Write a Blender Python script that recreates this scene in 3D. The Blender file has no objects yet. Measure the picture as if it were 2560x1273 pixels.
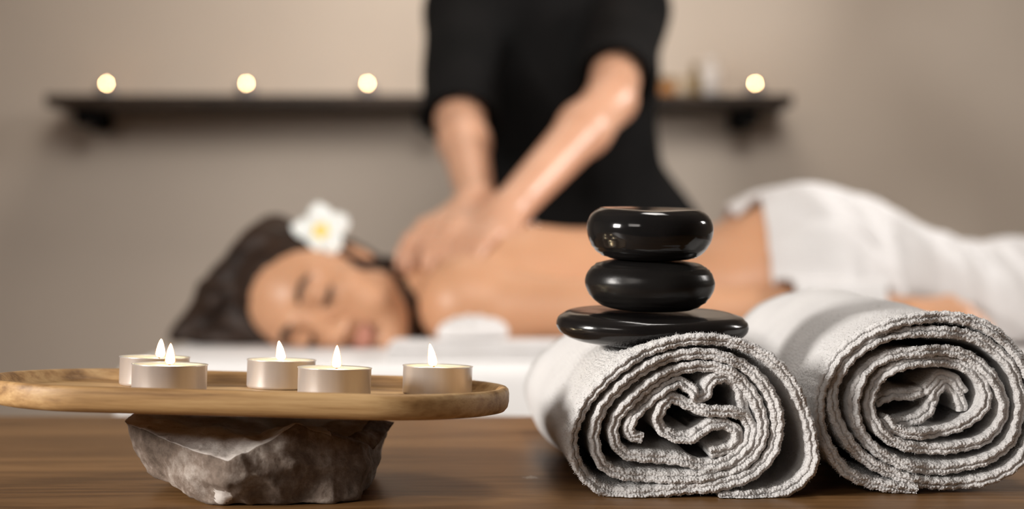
import bpy, bmesh, math, random
import numpy as np
from mathutils import Vector, Matrix, Euler, noise

random.seed(7)
np.random.seed(7)
SC = bpy.context.scene
COL = SC.collection
PI = math.pi
R = math.radians

# ------------------------------------------------------------------ camera, world, lights, exposure
CAMZ = 0.886          # lens height above the floor
FPX = 3556.0          # 50 mm lens on 36 mm sensor, 2560 px wide
HORIZON = 600.0
cam = bpy.data.cameras.new('camera')
cam.lens = 50.0
cam.sensor_width = 36.0
cam.shift_y = -(1273 / 2 - HORIZON) / 2560.0
cam.clip_start = 0.02
cam.dof.use_dof = True
cam.dof.focus_distance = 0.752
cam.dof.aperture_fstop = 3.9
camo = bpy.data.objects.new('camera', cam)
COL.objects.link(camo)
camo.location = (0, 0, CAMZ)
camo.rotation_euler = (PI / 2, 0, 0)
SC.camera = camo

w = bpy.data.worlds.new('world')
SC.world = w
w.use_nodes = True
w.node_tree.nodes['Background'].inputs[0].default_value = (0.9, 0.85, 0.8, 1)
w.node_tree.nodes['Background'].inputs[1].default_value = 0.05

SC.view_settings.view_transform = 'Standard'
SC.view_settings.look = 'None'
SC.view_settings.gamma = 1.0
SC.view_settings.use_curve_mapping = False
SC.view_settings.exposure = 0.4


def area(name, loc, target, size, power, color, size_y=None, spread=180):
    l = bpy.data.lights.new(name, 'AREA')
    l.energy = power
    l.color = color
    l.shape = 'RECTANGLE'
    l.size = size
    l.size_y = size_y or size
    l.spread = R(spread)
    o = bpy.data.objects.new(name, l)
    COL.objects.link(o)
    o.location = loc
    o.rotation_euler = (Vector(target) - Vector(loc)).to_track_quat('-Z', 'Y').to_euler()
    return o


# softbox on the left, softbox on the right behind the bed end, ceiling lamp washing the wall
area('left_softbox', (-1.95, -0.15, 1.48), (-0.05, 1.2, 0.80), 0.5, 10.3, (1.0, 0.95, 0.90), spread=78)
area('right_softbox', (2.5, 1.85, 2.0), (0.1, 1.95, 0.95), 0.5, 6.4, (1.0, 0.95, 0.91), spread=60)
area('front_softbox', (0.30, 0.45, 2.3), (-0.05, 3.4, 1.12), 1.0, 5.0, (1.0, 0.94, 0.885), spread=66)
area('back_fill_light', (-1.7, -2.0, 2.5), (0.0, 1.6, 0.7), 1.2, 6.5, (1.0, 0.92, 0.85), spread=100)  # added fill from behind the camera, brightens surfaces that face it
area('ceiling_wall_lamp', (-0.1, 2.85, 2.5), (-0.1, 3.4, 1.5), 0.8, 6.8, (1.0, 0.89, 0.78), spread=140)
area('ceiling_room_lamp', (0.28, 1.0, 2.55), (0.22, 0.95, 0.0), 0.5, 1.1, (1.0, 0.95, 0.90), spread=56)


# ------------------------------------------------------------------ helpers
def at(px, py, d):
    return Vector(((px - 1280.0) / FPX * d, d, CAMZ + (HORIZON - py) / FPX * d))


def tag(o, label=None, cat=None, group=None, kind=None):
    if label: o['label'] = label
    if cat: o['category'] = cat
    if group: o['group'] = group
    if kind: o['kind'] = kind
    return o


def empty(name, loc=(0, 0, 0), rot=(0, 0, 0)):
    o = bpy.data.objects.new(name, None)
    o.empty_display_size = 0.02
    COL.objects.link(o)
    o.location = loc
    o.rotation_euler = rot
    return o


def link_mesh(name, me, mats, parent=None, smooth=True):
    o = bpy.data.objects.new(name, me)
    COL.objects.link(o)
    for m in (mats if isinstance(mats, (list, tuple)) else [mats]):
        me.materials.append(m)
    if smooth:
        me.polygons.foreach_set('use_smooth', [True] * len(me.polygons))
    if parent is not None:
        o.parent = parent
    return o


def from_bm(name, bm, mats, parent=None, smooth=True):
    me = bpy.data.meshes.new(name)
    bmesh.ops.recalc_face_normals(bm, faces=bm.faces)
    bm.to_mesh(me)
    bm.free()
    return link_mesh(name, me, mats, parent, smooth)


def from_arrays(name, verts, faces, mats, parent=None, smooth=True):
    me = bpy.data.meshes.new(name)
    verts = np.asarray(verts, dtype=np.float32)
    faces = np.asarray(faces, dtype=np.int32)
    n = faces.shape[1]
    me.vertices.add(len(verts))
    me.vertices.foreach_set('co', verts.ravel())
    me.loops.add(faces.size)
    me.loops.foreach_set('vertex_index', faces.ravel())
    me.polygons.add(len(faces))
    me.polygons.foreach_set('loop_start', np.arange(0, faces.size, n, dtype=np.int32))
    me.update(calc_edges=True)
    me.validate()
    return link_mesh(name, me, mats, parent, smooth)


def box_bm(x0, x1, y0, y1, z0, z1, bevel=0.0, seg=3):
    bm = bmesh.new()
    bmesh.ops.create_cube(bm, size=1.0)
    bmesh.ops.scale(bm, vec=(x1 - x0, y1 - y0, z1 - z0), verts=bm.verts)
    bmesh.ops.translate(bm, vec=((x0 + x1) / 2, (y0 + y1) / 2, (z0 + z1) / 2), verts=bm.verts)
    if bevel > 0:
        bmesh.ops.bevel(bm, geom=bm.edges, offset=bevel, segments=seg, profile=0.5, affect='EDGES')
    return bm


def lathe_bm(prof, n=64, cap0=False, cap1=False):
    bm = bmesh.new()
    rings = []
    for (r, z) in prof:
        if r < 1e-6:
            rings.append([bm.verts.new((0, 0, z))])
        else:
            rings.append([bm.verts.new((r * math.cos(2 * PI * k / n), r * math.sin(2 * PI * k / n), z)) for k in range(n)])
    for a, b in zip(rings[:-1], rings[1:]):
        for k in range(n):
            k2 = (k + 1) % n
            if len(a) == 1 and len(b) == 1:
                continue
            if len(a) == 1:
                bm.faces.new((a[0], b[k], b[k2]))
            elif len(b) == 1:
                bm.faces.new((a[k], b[0], a[k2]))
            else:
                bm.faces.new((a[k], b[k], b[k2], a[k2]))
    if cap0 and len(rings[0]) > 1: bm.faces.new(rings[0])
    if cap1 and len(rings[-1]) > 1: bm.faces.new(rings[-1])
    return bm


def tube_bm(path, radii, n=10, bm=None):
    bm = bm or bmesh.new()
    path = [Vector(p) for p in path]
    rings = []
    up = Vector((0.13, 0.31, 0.94)).normalized()
    for i, p in enumerate(path):
        t = (path[min(i + 1, len(path) - 1)] - path[max(i - 1, 0)]).normalized()
        a = t.cross(up)
        if a.length < 1e-3: a = t.cross(Vector((1, 0, 0)))
        a.normalize()
        b = t.cross(a)
        r = radii[i] if isinstance(radii, (list, tuple)) else radii
        rings.append([bm.verts.new(p + (a * math.cos(2 * PI * k / n) + b * math.sin(2 * PI * k / n)) * r) for k in range(n)])
    for a, b in zip(rings[:-1], rings[1:]):
        for k in range(n):
            bm.faces.new((a[k], b[k], b[(k + 1) % n], a[(k + 1) % n]))
    bm.faces.new(rings[0])
    bm.faces.new(rings[-1])
    return bm


def catmull(pts, step):
    P = np.asarray(pts, dtype=float)
    P = np.vstack([2 * P[0] - P[1], P, 2 * P[-1] - P[-2]])
    out = []
    for i in range(1, len(P) - 2):
        t = np.linspace(0, 1, 40, endpoint=False)[:, None]
        p0, p1, p2, p3 = P[i - 1], P[i], P[i + 1], P[i + 2]
        out.append(0.5 * ((2 * p1) + (-p0 + p2) * t + (2 * p0 - 5 * p1 + 4 * p2 - p3) * t ** 2 + (-p0 + 3 * p1 - 3 * p2 + p3) * t ** 3))
    out.append(P[-2][None, :])
    C = np.vstack(out)
    s = np.concatenate([[0], np.cumsum(np.linalg.norm(np.diff(C, axis=0), axis=1))])
    n = max(8, int(s[-1] / step))
    u = np.linspace(0, s[-1], n)
    return np.stack([np.interp(u, s, C[:, k]) for k in range(C.shape[1])], 1), u


# ------------------------------------------------------------------ materials
def new_mat(name):
    m = bpy.data.materials.new(name)
    m.use_nodes = True
    nt = m.node_tree
    b = nt.nodes['Principled BSDF']
    return m, nt, b


def N(nt, kind, **kw):
    n = nt.nodes.new(kind)
    for k, v in kw.items():
        if k in n.inputs:
            n.inputs[k].default_value = v
        else:
            setattr(n, k, v)
    return n


def ramp(nt, stops):
    r = nt.nodes.new('ShaderNodeValToRGB')
    els = r.color_ramp.elements
    while len(els) > 1: els.remove(els[-1])
    els[0].position = stops[0][0]
    els[0].color = (*stops[0][1], 1)
    for p, c in stops[1:]:
        e = els.new(p)
        e.color = (*c, 1)
    return r


def noisy(name, c0, c1, scale=8.0, rough=0.6, bump=0.0, bump_scale=60.0, detail=6.0, stretch=(1, 1, 1), spec=0.5,
          metal=0.0, sss=0.0, bump_dist=0.001, sheen=0.0, coat=0.0, lo=0.35, hi=0.65):
    """Principled surface whose colour wanders between two tones, with an optional fine bump."""
    m, nt, b = new_mat(name)
    tc = nt.nodes.new('ShaderNodeTexCoord')
    mp = nt.nodes.new('ShaderNodeMapping')
    mp.inputs['Scale'].default_value = stretch
    nt.links.new(tc.outputs['Object'], mp.inputs['Vector'])
    nz = N(nt, 'ShaderNodeTexNoise', Scale=scale, Detail=detail)
    nt.links.new(mp.outputs['Vector'], nz.inputs['Vector'])
    rp = ramp(nt, [(lo, c0), (hi, c1)])
    nt.links.new(nz.outputs['Fac'], rp.inputs['Fac'])
    nt.links.new(rp.outputs['Color'], b.inputs['Base Color'])
    b.inputs['Roughness'].default_value = rough
    b.inputs['Metallic'].default_value = metal
    b.inputs['Specular IOR Level'].default_value = spec
    b.inputs['Sheen Weight'].default_value = sheen
    b.inputs['Coat Weight'].default_value = coat
    if sss:
        b.inputs['Subsurface Weight'].default_value = sss
        b.inputs['Subsurface Radius'].default_value = (1.0, 0.4, 0.25)
        b.inputs['Subsurface Scale'].default_value = 0.008
    if bump:
        n2 = N(nt, 'ShaderNodeTexNoise', Scale=bump_scale, Detail=4.0)
        nt.links.new(mp.outputs['Vector'], n2.inputs['Vector'])
        bp = N(nt, 'ShaderNodeBump', Strength=bump, Distance=bump_dist)
        nt.links.new(n2.outputs['Fac'], bp.inputs['Height'])
        nt.links.new(bp.outputs['Normal'], b.inputs['Normal'])
    return m


def wood(name, dark, mid, light, scale, rough, stretch, bump=0.2, spec=0.4, fine=220.0, dist=0.6, rings=9.0):
    m, nt, b = new_mat(name)
    tc = nt.nodes.new('ShaderNodeTexCoord')
    mp = nt.nodes.new('ShaderNodeMapping')
    mp.inputs['Scale'].default_value = stretch
    nt.links.new(tc.outputs['Object'], mp.inputs['Vector'])
    n1 = N(nt, 'ShaderNodeTexNoise', Scale=scale, Detail=5.0, Roughness=0.6, Distortion=dist)
    n2 = N(nt, 'ShaderNodeTexNoise', Scale=fine, Detail=4.0, Roughness=0.7)
    nt.links.new(mp.outputs['Vector'], n1.inputs['Vector'])
    nt.links.new(mp.outputs['Vector'], n2.inputs['Vector'])
    wv = N(nt, 'ShaderNodeMath', operation='MULTIPLY')
    wv.inputs[1].default_value = rings
    nt.links.new(n1.outputs['Fac'], wv.inputs[0])
    fr = N(nt, 'ShaderNodeMath', operation='PINGPONG')
    fr.inputs[1].default_value = 1.0
    nt.links.new(wv.outputs[0], fr.inputs[0])
    mx = nt.nodes.new('ShaderNodeMix')
    mx.data_type = 'FLOAT'
    mx.inputs[0].default_value = 0.45
    nt.links.new(fr.outputs[0], mx.inputs[2])
    nt.links.new(n2.outputs['Fac'], mx.inputs[3])
    rp = ramp(nt, [(0.15, dark), (0.5, mid), (0.85, light)])
    nt.links.new(mx.outputs[0], rp.inputs['Fac'])
    nt.links.new(rp.outputs['Color'], b.inputs['Base Color'])
    b.inputs['Roughness'].default_value = rough
    b.inputs['Specular IOR Level'].default_value = spec
    bp = N(nt, 'ShaderNodeBump', Strength=bump, Distance=0.0008)
    nt.links.new(mx.outputs[0], bp.inputs['Height'])
    nt.links.new(bp.outputs['Normal'], b.inputs['Normal'])
    return m


def scuff(m, loc, size, color):
    """A worn pale scuff at one spot of the surface (object space)."""
    nt = m.node_tree
    b = nt.nodes['Principled BSDF']
    src = b.inputs['Base Color'].links[0].from_socket
    tc = nt.nodes.new('ShaderNodeTexCoord')
    mp = nt.nodes.new('ShaderNodeMapping')
    mp.inputs['Location'].default_value = [-loc[k] / size[k] for k in range(3)]
    mp.inputs['Scale'].default_value = [1 / v for v in size]
    nt.links.new(tc.outputs['Object'], mp.inputs['Vector'])
    ln = N(nt, 'ShaderNodeVectorMath', operation='LENGTH')
    nt.links.new(mp.outputs['Vector'], ln.inputs[0])
    nz = N(nt, 'ShaderNodeTexNoise', Scale=420.0, Detail=4.0)
    nt.links.new(tc.outputs['Object'], nz.inputs['Vector'])
    ad = N(nt, 'ShaderNodeMath', operation='MULTIPLY_ADD')
    nt.links.new(nz.outputs['Fac'], ad.inputs[0])
    ad.inputs[1].default_value = 1.6
    nt.links.new(ln.outputs['Value'], ad.inputs[2])
    lt = N(nt, 'ShaderNodeMapRange')
    for k, v in (('From Min', 1.35), ('From Max', 1.15), ('To Min', 0.0), ('To Max', 0.8)): lt.inputs[k].default_value = v
    nt.links.new(ad.outputs[0], lt.inputs['Value'])
    mx = nt.nodes.new('ShaderNodeMix')
    mx.data_type = 'RGBA'
    nt.links.new(lt.outputs[0], mx.inputs[0])
    nt.links.new(src, mx.inputs[6])
    mx.inputs[7].default_value = (*color, 1)
    nt.links.new(mx.outputs[2], b.inputs['Base Color'])


def emission(name, color, strength):
    m = bpy.data.materials.new(name)
    m.use_nodes = True
    nt = m.node_tree
    nt.nodes.remove(nt.nodes['Principled BSDF'])
    e = N(nt, 'ShaderNodeEmission')
    e.inputs[0].default_value = (*color, 1)
    e.inputs[1].default_value = strength
    nt.links.new(e.outputs[0], nt.nodes['Material Output'].inputs['Surface'])
    return m


def flame_shell_mat(name, color, strength, alpha):
    m = emission(name, color, strength)
    nt = m.node_tree
    e = [n for n in nt.nodes if n.type == 'EMISSION'][0]
    t = nt.nodes.new('ShaderNodeBsdfTransparent')
    mx = nt.nodes.new('ShaderNodeMixShader')
    mx.inputs[0].default_value = alpha
    nt.links.new(t.outputs[0], mx.inputs[1])
    nt.links.new(e.outputs[0], mx.inputs[2])
    nt.links.new(mx.outputs[0], nt.nodes['Material Output'].inputs['Surface'])
    return m


def terry_mat(name, c0, c1, cell=620.0, bump=0.8, dist=0.0010):
    m, nt, b = new_mat(name)
    tc = nt.nodes.new('ShaderNodeTexCoord')
    vo = N(nt, 'ShaderNodeTexVoronoi', Scale=cell, Randomness=0.8)
    nz = N(nt, 'ShaderNodeTexNoise', Scale=30.0, Detail=5.0)
    nt.links.new(tc.outputs['Object'], vo.inputs['Vector'])
    nt.links.new(tc.outputs['Object'], nz.inputs['Vector'])
    rp = ramp(nt, [(0.3, c0), (0.7, c1)])
    nt.links.new(nz.outputs['Fac'], rp.inputs['Fac'])
    nt.links.new(rp.outputs['Color'], b.inputs['Base Color'])
    inv = N(nt, 'ShaderNodeMath', operation='SUBTRACT')
    inv.inputs[0].default_value = 1.0
    nt.links.new(vo.outputs['Distance'], inv.inputs[1])
    bp = N(nt, 'ShaderNodeBump', Strength=bump, Distance=dist)
    nt.links.new(inv.outputs[0], bp.inputs['Height'])
    nt.links.new(bp.outputs['Normal'], b.inputs['Normal'])
    b.inputs['Roughness'].default_value = 0.95
    b.inputs['Specular IOR Level'].default_value = 0.1
    b.inputs['Sheen Weight'].default_value = 0.15
    return m


M_WALL = noisy('wall_paint', (0.675, 0.590, 0.505), (0.705, 0.618, 0.528), 3.0, 0.85, 0.15, 180.0, spec=0.2)
M_CEIL = noisy('ceiling_paint', (0.66, 0.63, 0.59), (0.70, 0.66, 0.62), 3.0, 0.9)
M_FLOOR = wood('floor_boards', (0.10, 0.06, 0.035), (0.17, 0.10, 0.06), (0.24, 0.15, 0.09), 2.0, 0.45, (0.6, 6, 1))
M_TABLE = wood('oak_table_wood', (0.108, 0.052, 0.017), (0.180, 0.090, 0.031), (0.25, 0.133, 0.052), 3.0, 0.42, (0.9, 9, 9), 0.25, fine=60, spec=0.3)
M_TRAY = wood('acacia_tray_wood', (0.19, 0.095, 0.035), (0.45, 0.265, 0.11), (0.64, 0.42, 0.20), 4.0, 0.5, (0.9, 16, 22), 0.3, fine=55, dist=0.1, rings=5.0)
M_SHELF = wood('dark_shelf_wood', (0.018, 0.011, 0.007), (0.036, 0.022, 0.013), (0.06, 0.037, 0.023), 3.0, 0.55, (1, 8, 8))
M_BLACKMETAL = noisy('black_bracket_metal', (0.008, 0.008, 0.008), (0.012, 0.011, 0.011), 20, 0.8, spec=0.1)
M_ALU = noisy('tealight_aluminium', (0.72, 0.68, 0.66), (0.86, 0.82, 0.80), 60, 0.33, 0.20, 90, stretch=(1, 1, 0.04), metal=0.66, bump_dist=0.0004)
M_WAX = noisy('tealight_wax', (0.90, 0.76, 0.58), (0.94, 0.82, 0.65), 40, 0.35, sss=0.4)
M_WICK = noisy('charred_wick', (0.02, 0.012, 0.008), (0.10, 0.05, 0.025), 300, 0.9)
M_FLAME = flame_shell_mat('flame_edge', (1.0, 0.40, 0.06), 1.7, 0.30)
M_CORE = emission('flame_body', (1.0, 0.80, 0.50), 40.0)
M_FAR_FLAME = emission('far_flame_body', (1.0, 0.60, 0.29), 120.0)
M_STONE_A = noisy('polished_basalt', (0.008, 0.008, 0.008), (0.013, 0.012, 0.012), 30, 0.10, 0.03, 260, bump_dist=0.0004, spec=0.4)
M_STONE_B = noisy('satin_basalt', (0.010, 0.009, 0.009), (0.016, 0.015, 0.014), 30, 0.27, 0.10, 420, bump_dist=0.0004, spec=0.25)
M_STONE_C = noisy('waxed_basalt', (0.009, 0.008, 0.008), (0.016, 0.014, 0.013), 30, 0.17, 0.12, 160, bump_dist=0.0006, spec=0.4)
M_TERRY = terry_mat('white_terry', (0.66, 0.65, 0.645), (0.72, 0.71, 0.70))
M_SHEET = noisy('white_sheet', (0.82, 0.81, 0.80), (0.88, 0.87, 0.86), 12, 0.9, 0.2, 250, spec=0.1)
M_DRAPE = terry_mat('white_body_towel', (0.72, 0.70, 0.69), (0.78, 0.765, 0.76), 400.0, 0.5)
M_BODYTOWEL = terry_mat('soft_white_bath_towel', (0.62, 0.605, 0.60), (0.67, 0.66, 0.655), 400.0, 0.5)
M_SKIN_W = noisy('tanned_skin', (0.54, 0.285, 0.160), (0.59, 0.32, 0.185), 14, 0.40, 0.06, 500, sss=0.15, spec=0.4)
M_LIPS = noisy('rose_lips', (0.42, 0.18, 0.125), (0.47, 0.205, 0.145), 40, 0.4, spec=0.5)
M_SKIN_T = noisy('fair_skin', (0.55, 0.30, 0.19), (0.61, 0.345, 0.225), 14, 0.36, 0.06, 500, sss=0.15, spec=0.4)
M_HAIR = noisy('dark_brown_hair', (0.012, 0.0065, 0.0045), (0.042, 0.022, 0.013), 60, 0.55, 0.4, 160, stretch=(0.25, 1.6, 1.6), bump_dist=0.002, spec=0.3)
M_LASH = noisy('dark_lashes', (0.012, 0.007, 0.005), (0.03, 0.018, 0.012), 60, 0.6)
M_TUNIC = noisy('black_tunic_cotton', (0.0034, 0.0034, 0.0034), (0.006, 0.0056, 0.0056), 12, 0.85, 0.3, 500, spec=0.12)
M_SHOE = noisy('black_leather', (0.01, 0.01, 0.01), (0.02, 0.02, 0.02), 12, 0.4)
M_PETAL = noisy('white_petal', (0.84, 0.83, 0.78), (0.90, 0.89, 0.85), 40, 0.55, sss=0.2)
M_YELLOW = noisy('yellow_petal_heart', (0.88, 0.66, 0.14), (0.90, 0.74, 0.26), 40, 0.55)
M_STEEL = noisy('bright_steel', (0.75, 0.73, 0.70), (0.85, 0.83, 0.80), 30, 0.15, metal=1.0)


def rock_mat(name, stops):
    m, nt, b = new_mat(name)
    tc = nt.nodes.new('ShaderNodeTexCoord')
    n1 = N(nt, 'ShaderNodeTexNoise', Scale=38.0, Detail=9.0, Roughness=0.68)
    n2 = N(nt, 'ShaderNodeTexNoise', Scale=240.0, Detail=6.0, Roughness=0.7)
    for n in (n1, n2): nt.links.new(tc.outputs['Object'], n.inputs['Vector'])
    rp = ramp(nt, stops)
    mx = nt.nodes.new('ShaderNodeMix')
    mx.data_type = 'FLOAT'
    mx.inputs[0].default_value = 0.3
    nt.links.new(n1.outputs['Fac'], mx.inputs[2])
    nt.links.new(n2.outputs['Fac'], mx.inputs[3])
    nt.links.new(mx.outputs[0], rp.inputs['Fac'])
    nt.links.new(rp.outputs['Color'], b.inputs['Base Color'])
    b.inputs['Roughness'].default_value = 0.8
    bp = N(nt, 'ShaderNodeBump', Strength=0.9, Distance=0.0018)
    nt.links.new(mx.outputs[0], bp.inputs['Height'])
    nt.links.new(bp.outputs['Normal'], b.inputs['Normal'])
    return m


M_ROCK = rock_mat('weathered_limestone', [(0.38, (0.085, 0.060, 0.043)), (0.50, (0.18, 0.135, 0.105)), (0.60, (0.33, 0.28, 0.24)), (0.72, (0.58, 0.53, 0.48))])
M_PALE_ROCK = rock_mat('pale_limestone', [(0.34, (0.30, 0.25, 0.21)), (0.46, (0.60, 0.55, 0.51)), (0.62, (0.74, 0.71, 0.67))])  # paler mix for the inner top faces and a low front patch

# ------------------------------------------------------------------ room
X0, X1, Y0, Y1, ZC = -3.4, 3.4, -4.5, 3.4, 2.65


def struct(name, bm, m):
    return tag(from_bm(name, bm, m, smooth=False), kind='structure')


struct('floor', box_bm(X0 - .1, X1 + .1, Y0 - .1, Y1 + .1, -0.1, 0), M_FLOOR)
struct('ceiling', box_bm(X0 - .1, X1 + .1, Y0 - .1, Y1 + .1, ZC, ZC + .1), M_CEIL)
struct('wall_back', box_bm(X0, X1, Y1, Y1 + .1, 0, ZC), M_WALL)
struct('wall_left', box_bm(X0 - .1, X0, Y0 - .1, Y1 + .1, 0, ZC), M_WALL)
struct('wall_right', box_bm(X1, X1 + .1, Y0 - .1, Y1 + .1, 0, ZC), M_WALL)
struct('wall_front', box_bm(X0, X1, Y0 - .1, Y0, 0, ZC), M_WALL)
struct('baseboard_back', box_bm(X0, X1, Y1 - .015, Y1, 0, .08, .003), M_CEIL)

# ------------------------------------------------------------------ wooden table
TZ = 0.75
scuff(M_TABLE, (.011, .0545, TZ), (.0085, .0085, .01), (.42, .36, .30))
tb = tag(empty('wooden_table', (0.0, 0.76, 0)), 'warm oak table in front carrying the candle tray and rolled towels', 'table')
o = from_bm('tabletop', box_bm(-0.75, 0.75, -0.34, 0.34, TZ - 0.03, TZ, 0.003), M_TABLE, tb)
for sx in (-1, 1):
    for sy in (-1, 1):
        from_bm('leg', box_bm(sx * 0.69 - .03, sx * 0.69 + .03, sy * 0.28 - .03, sy * 0.28 + .03, 0, TZ - .03, .004), M_TABLE, tb)

# ------------------------------------------------------------------ tray on the rock
TRAY_LOC = Vector((-0.1405, 0.765, 0.7972))
TRAY_ROT = Euler((R(-1.7), R(1.55), 0))
TRAY_M = Matrix.Translation(TRAY_LOC) @ TRAY_ROT.to_matrix().to_4x4()
TL, TW = 0.1388, 0.071      # half length, half width
FLOOR_H = 0.0068


def stadium(off, n=40):
    r = TW - off
    c = TL - TW
    pts = []
    for k in range(n + 1):
        a = -PI / 2 + PI * k / n
        pts.append((c + r * math.cos(a), r * math.sin(a)))
    for k in range(n + 1):
        a = PI / 2 + PI * k / n
        pts.append((-c + r * math.cos(a), r * math.sin(a)))
    # straight sides subdivided a little so that the grain bump has vertices to sit on
    return pts


def tray():
    bm = bmesh.new()
    prof = [(0.006, 0.0), (0.0022, 0.0008), (0.0006, 0.0028), (0.0, 0.006), (0.0, 0.010), (0.0005, 0.0122), (0.0016, 0.0132), (0.0036, 0.0132),
            (0.0050, 0.0126), (0.0062, 0.0112), (0.0076, 0.0088), (0.0096, 0.0074), (0.0120, FLOOR_H)]
    rings = [[bm.verts.new((x, y, z)) for x, y in stadium(off)] for off, z in prof]
    n = len(rings[0])
    for a, b in zip(rings[:-1], rings[1:]):
        for k in range(n):
            bm.faces.new((a[k], a[(k + 1) % n], b[(k + 1) % n], b[k]))
    bm.faces.new(list(reversed(rings[0])))
    bm.faces.new(rings[-1])
    return bm


tr = from_bm('wooden_tray', tray(), M_TRAY)
tr.matrix_world = TRAY_M
tag(tr, 'long oval wooden tray with raised rim balanced on the rock', 'tray')


# ------------------------------------------------------------------ rock
def rock():
    T = [(303, 1052, .775), (396, 1092, .745), (482, 1127, .725), (569, 1152, .712), (655, 1108, .722), (740, 1060, .735),
         (830, 1088, .745), (909, 1105, .755), (942, 1120, .775), (994, 1052, .815), (800, 1030, .85), (450, 1025, .83)]
    Mi = [(322, 1120, .77), (395, 1150, .75), (480, 1190, .73), (566, 1212, .714), (650, 1190, .716), (742, 1160, .724),
          (835, 1170, .735), (915, 1165, .748), (943, 1160, .775), (958, 1130, .82), (800, 1100, .86), (430, 1100, .84)]
    B = [(362, 1185, .768), (432, 1228, .745), (500, 1250, .733), (556, 1263, .727), (640, 1264, .7275), (740, 1264, .728),
         (830, 1260, .731), (900, 1248, .740), (926, 1214, .775), (930, 1178, .83), (800, 1163, .855), (480, 1172, .84)]
    I = [(345, 1034, .785), (450, 1060, .765), (520, 1074, .757), (572, 1084, .752), (650, 1088, .752), (735, 1060, .752),
         (815, 1075, .77), (870, 1088, .78), (905, 1080, .79), (930, 1040, .81), (760, 1028, .83), (480, 1027, .815)]
    bm = bmesh.new()

    def ring(L, zmin=None):
        out = []
        for p in L:
            v = at(*p)
            if zmin is not None: v.z = zmin
            v.z = max(v.z, TZ + 0.0005)
            out.append(bm.verts.new(v))
        return out
    b, m, t, i = ring(B), ring(Mi), ring(T), ring(I)
    for lo, hi in ((b, m), (m, t), (t, i)):
        for k in range(12):
            k2 = (k + 1) % 12
            f_ = bm.faces.new((lo[k], lo[k2], hi[k2], hi[k]))
            if lo is t and k < 6: f_.material_index = 1
    c = bm.verts.new(sum((v.co for v in i), Vector()) / 12 - Vector((0, 0, 0.004)))
    for k in range(12):
        bm.faces.new((i[k], i[(k + 1) % 12], c)).material_index = 1
    bm.faces.new(list(reversed(b)))
    bmesh.ops.triangulate(bm, faces=bm.faces)
    bmesh.ops.subdivide_edges(bm, edges=bm.edges, cuts=11, use_grid_fill=True)
    bm.normal_update()
    for _ in range(1):
        bmesh.ops.smooth_vert(bm, verts=bm.verts, factor=0.5, use_axis_x=True, use_axis_y=True, use_axis_z=True)
    bm.normal_update()
    Minv = TRAY_M.inverted()
    for v in bm.verts:
        p = v.co
        d = noise.fractal(p * 55, 0.9, 2.1, 5) * 0.0022 + abs(noise.noise(p * 22)) * 0.0025 - 0.001
        v.co = p + v.normal * d
        v.co.z = max(v.co.z, TZ + 0.0003)
        q = Minv @ v.co
        if q.z > -0.0004:
            v.co = TRAY_M @ Vector((q.x, q.y, -0.0004))
    chip = at(558, 1243, .722)
    for f_ in bm.faces:
        c_ = f_.calc_center_median()
        if (c_ - chip).length < .0058 + noise.noise(c_ * 160) * .003: f_.material_index = 1
    return bm


rk = from_bm('limestone_rock', rock(), [M_ROCK, M_PALE_ROCK])
tag(rk, 'jagged pale limestone rock under the wooden tray', 'rock')


# ------------------------------------------------------------------ tealights
def tealight_parts(root, core_mat, shell_mat, lean=(0, 0), flame_h=0.0115, flame_r=0.0023, cup_h=0.016, Rr=0.019, wick_bend=0.0, dx=0.0):
    t = 0.00035
    cup = [(0, 0.0), (Rr - 0.0012, 0.0), (Rr - 0.0003, 0.0006), (Rr, 0.0016), (Rr, cup_h - 0.0008), (Rr + 0.0004, cup_h - 0.0003), (Rr + 0.0003, cup_h),
           (Rr - 0.0003, cup_h - 0.0001), (Rr - 0.0005, cup_h - 0.0008), (Rr - 0.0005, 0.0012), (0, 0.001)]
    from_bm('cup', lathe_bm(cup, 96), M_ALU, root)
    zw = cup_h - 0.0008
    wax = [(0, 0.0015), (Rr - 0.0008, 0.0015), (Rr - 0.0007, zw + 0.0006), (Rr - 0.0015, zw + 0.0002), (Rr - 0.004, zw - 0.0003), (0.004, zw - 0.0005), (0.0015, zw - 0.0001), (0, zw)]
    from_bm('wax', lathe_bm(wax, 96), M_WAX, root)
    wp = [(dx * .7, 0, zw - 0.002), (dx * .8 + wick_bend * 0.2, 0, zw + 0.001), (dx * .9 + wick_bend * 0.6, -0.0003, zw + 0.0026), (dx + wick_bend, -0.0008, zw + 0.0036)]
    from_bm('wick', tube_bm(wp, [0.0007, 0.0006, 0.00055, 0.0004], 8), M_WICK, root)

    def flame_bm(h, r, z0):
        prof = [(0, 0)]
        for k in range(1, 24):
            s = k / 24
            prof.append((r * (1 - s ** 1.6) ** 0.74 * min(1.0, (s / .16)) ** .28 * 1.03, h * s))
        prof.append((0, h))
        bm = lathe_bm(prof, 28)
        for v in bm.verts:
            s = v.co.z / h
            v.co.x += lean[0] * h * s ** 1.4 + dx
            v.co.y += lean[1] * h * s ** 1.4
            v.co.z += z0
        return bm
    z0 = zw + 0.0003
    fl = from_bm('flame', flame_bm(flame_h, flame_r, z0), shell_mat, root)
    tag(fl, 'glowing orange-white flame')
    fc = from_bm('flame_core', flame_bm(flame_h * 0.94, flame_r * 0.84, z0 + 0.0003), core_mat, fl)
    return root


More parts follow.
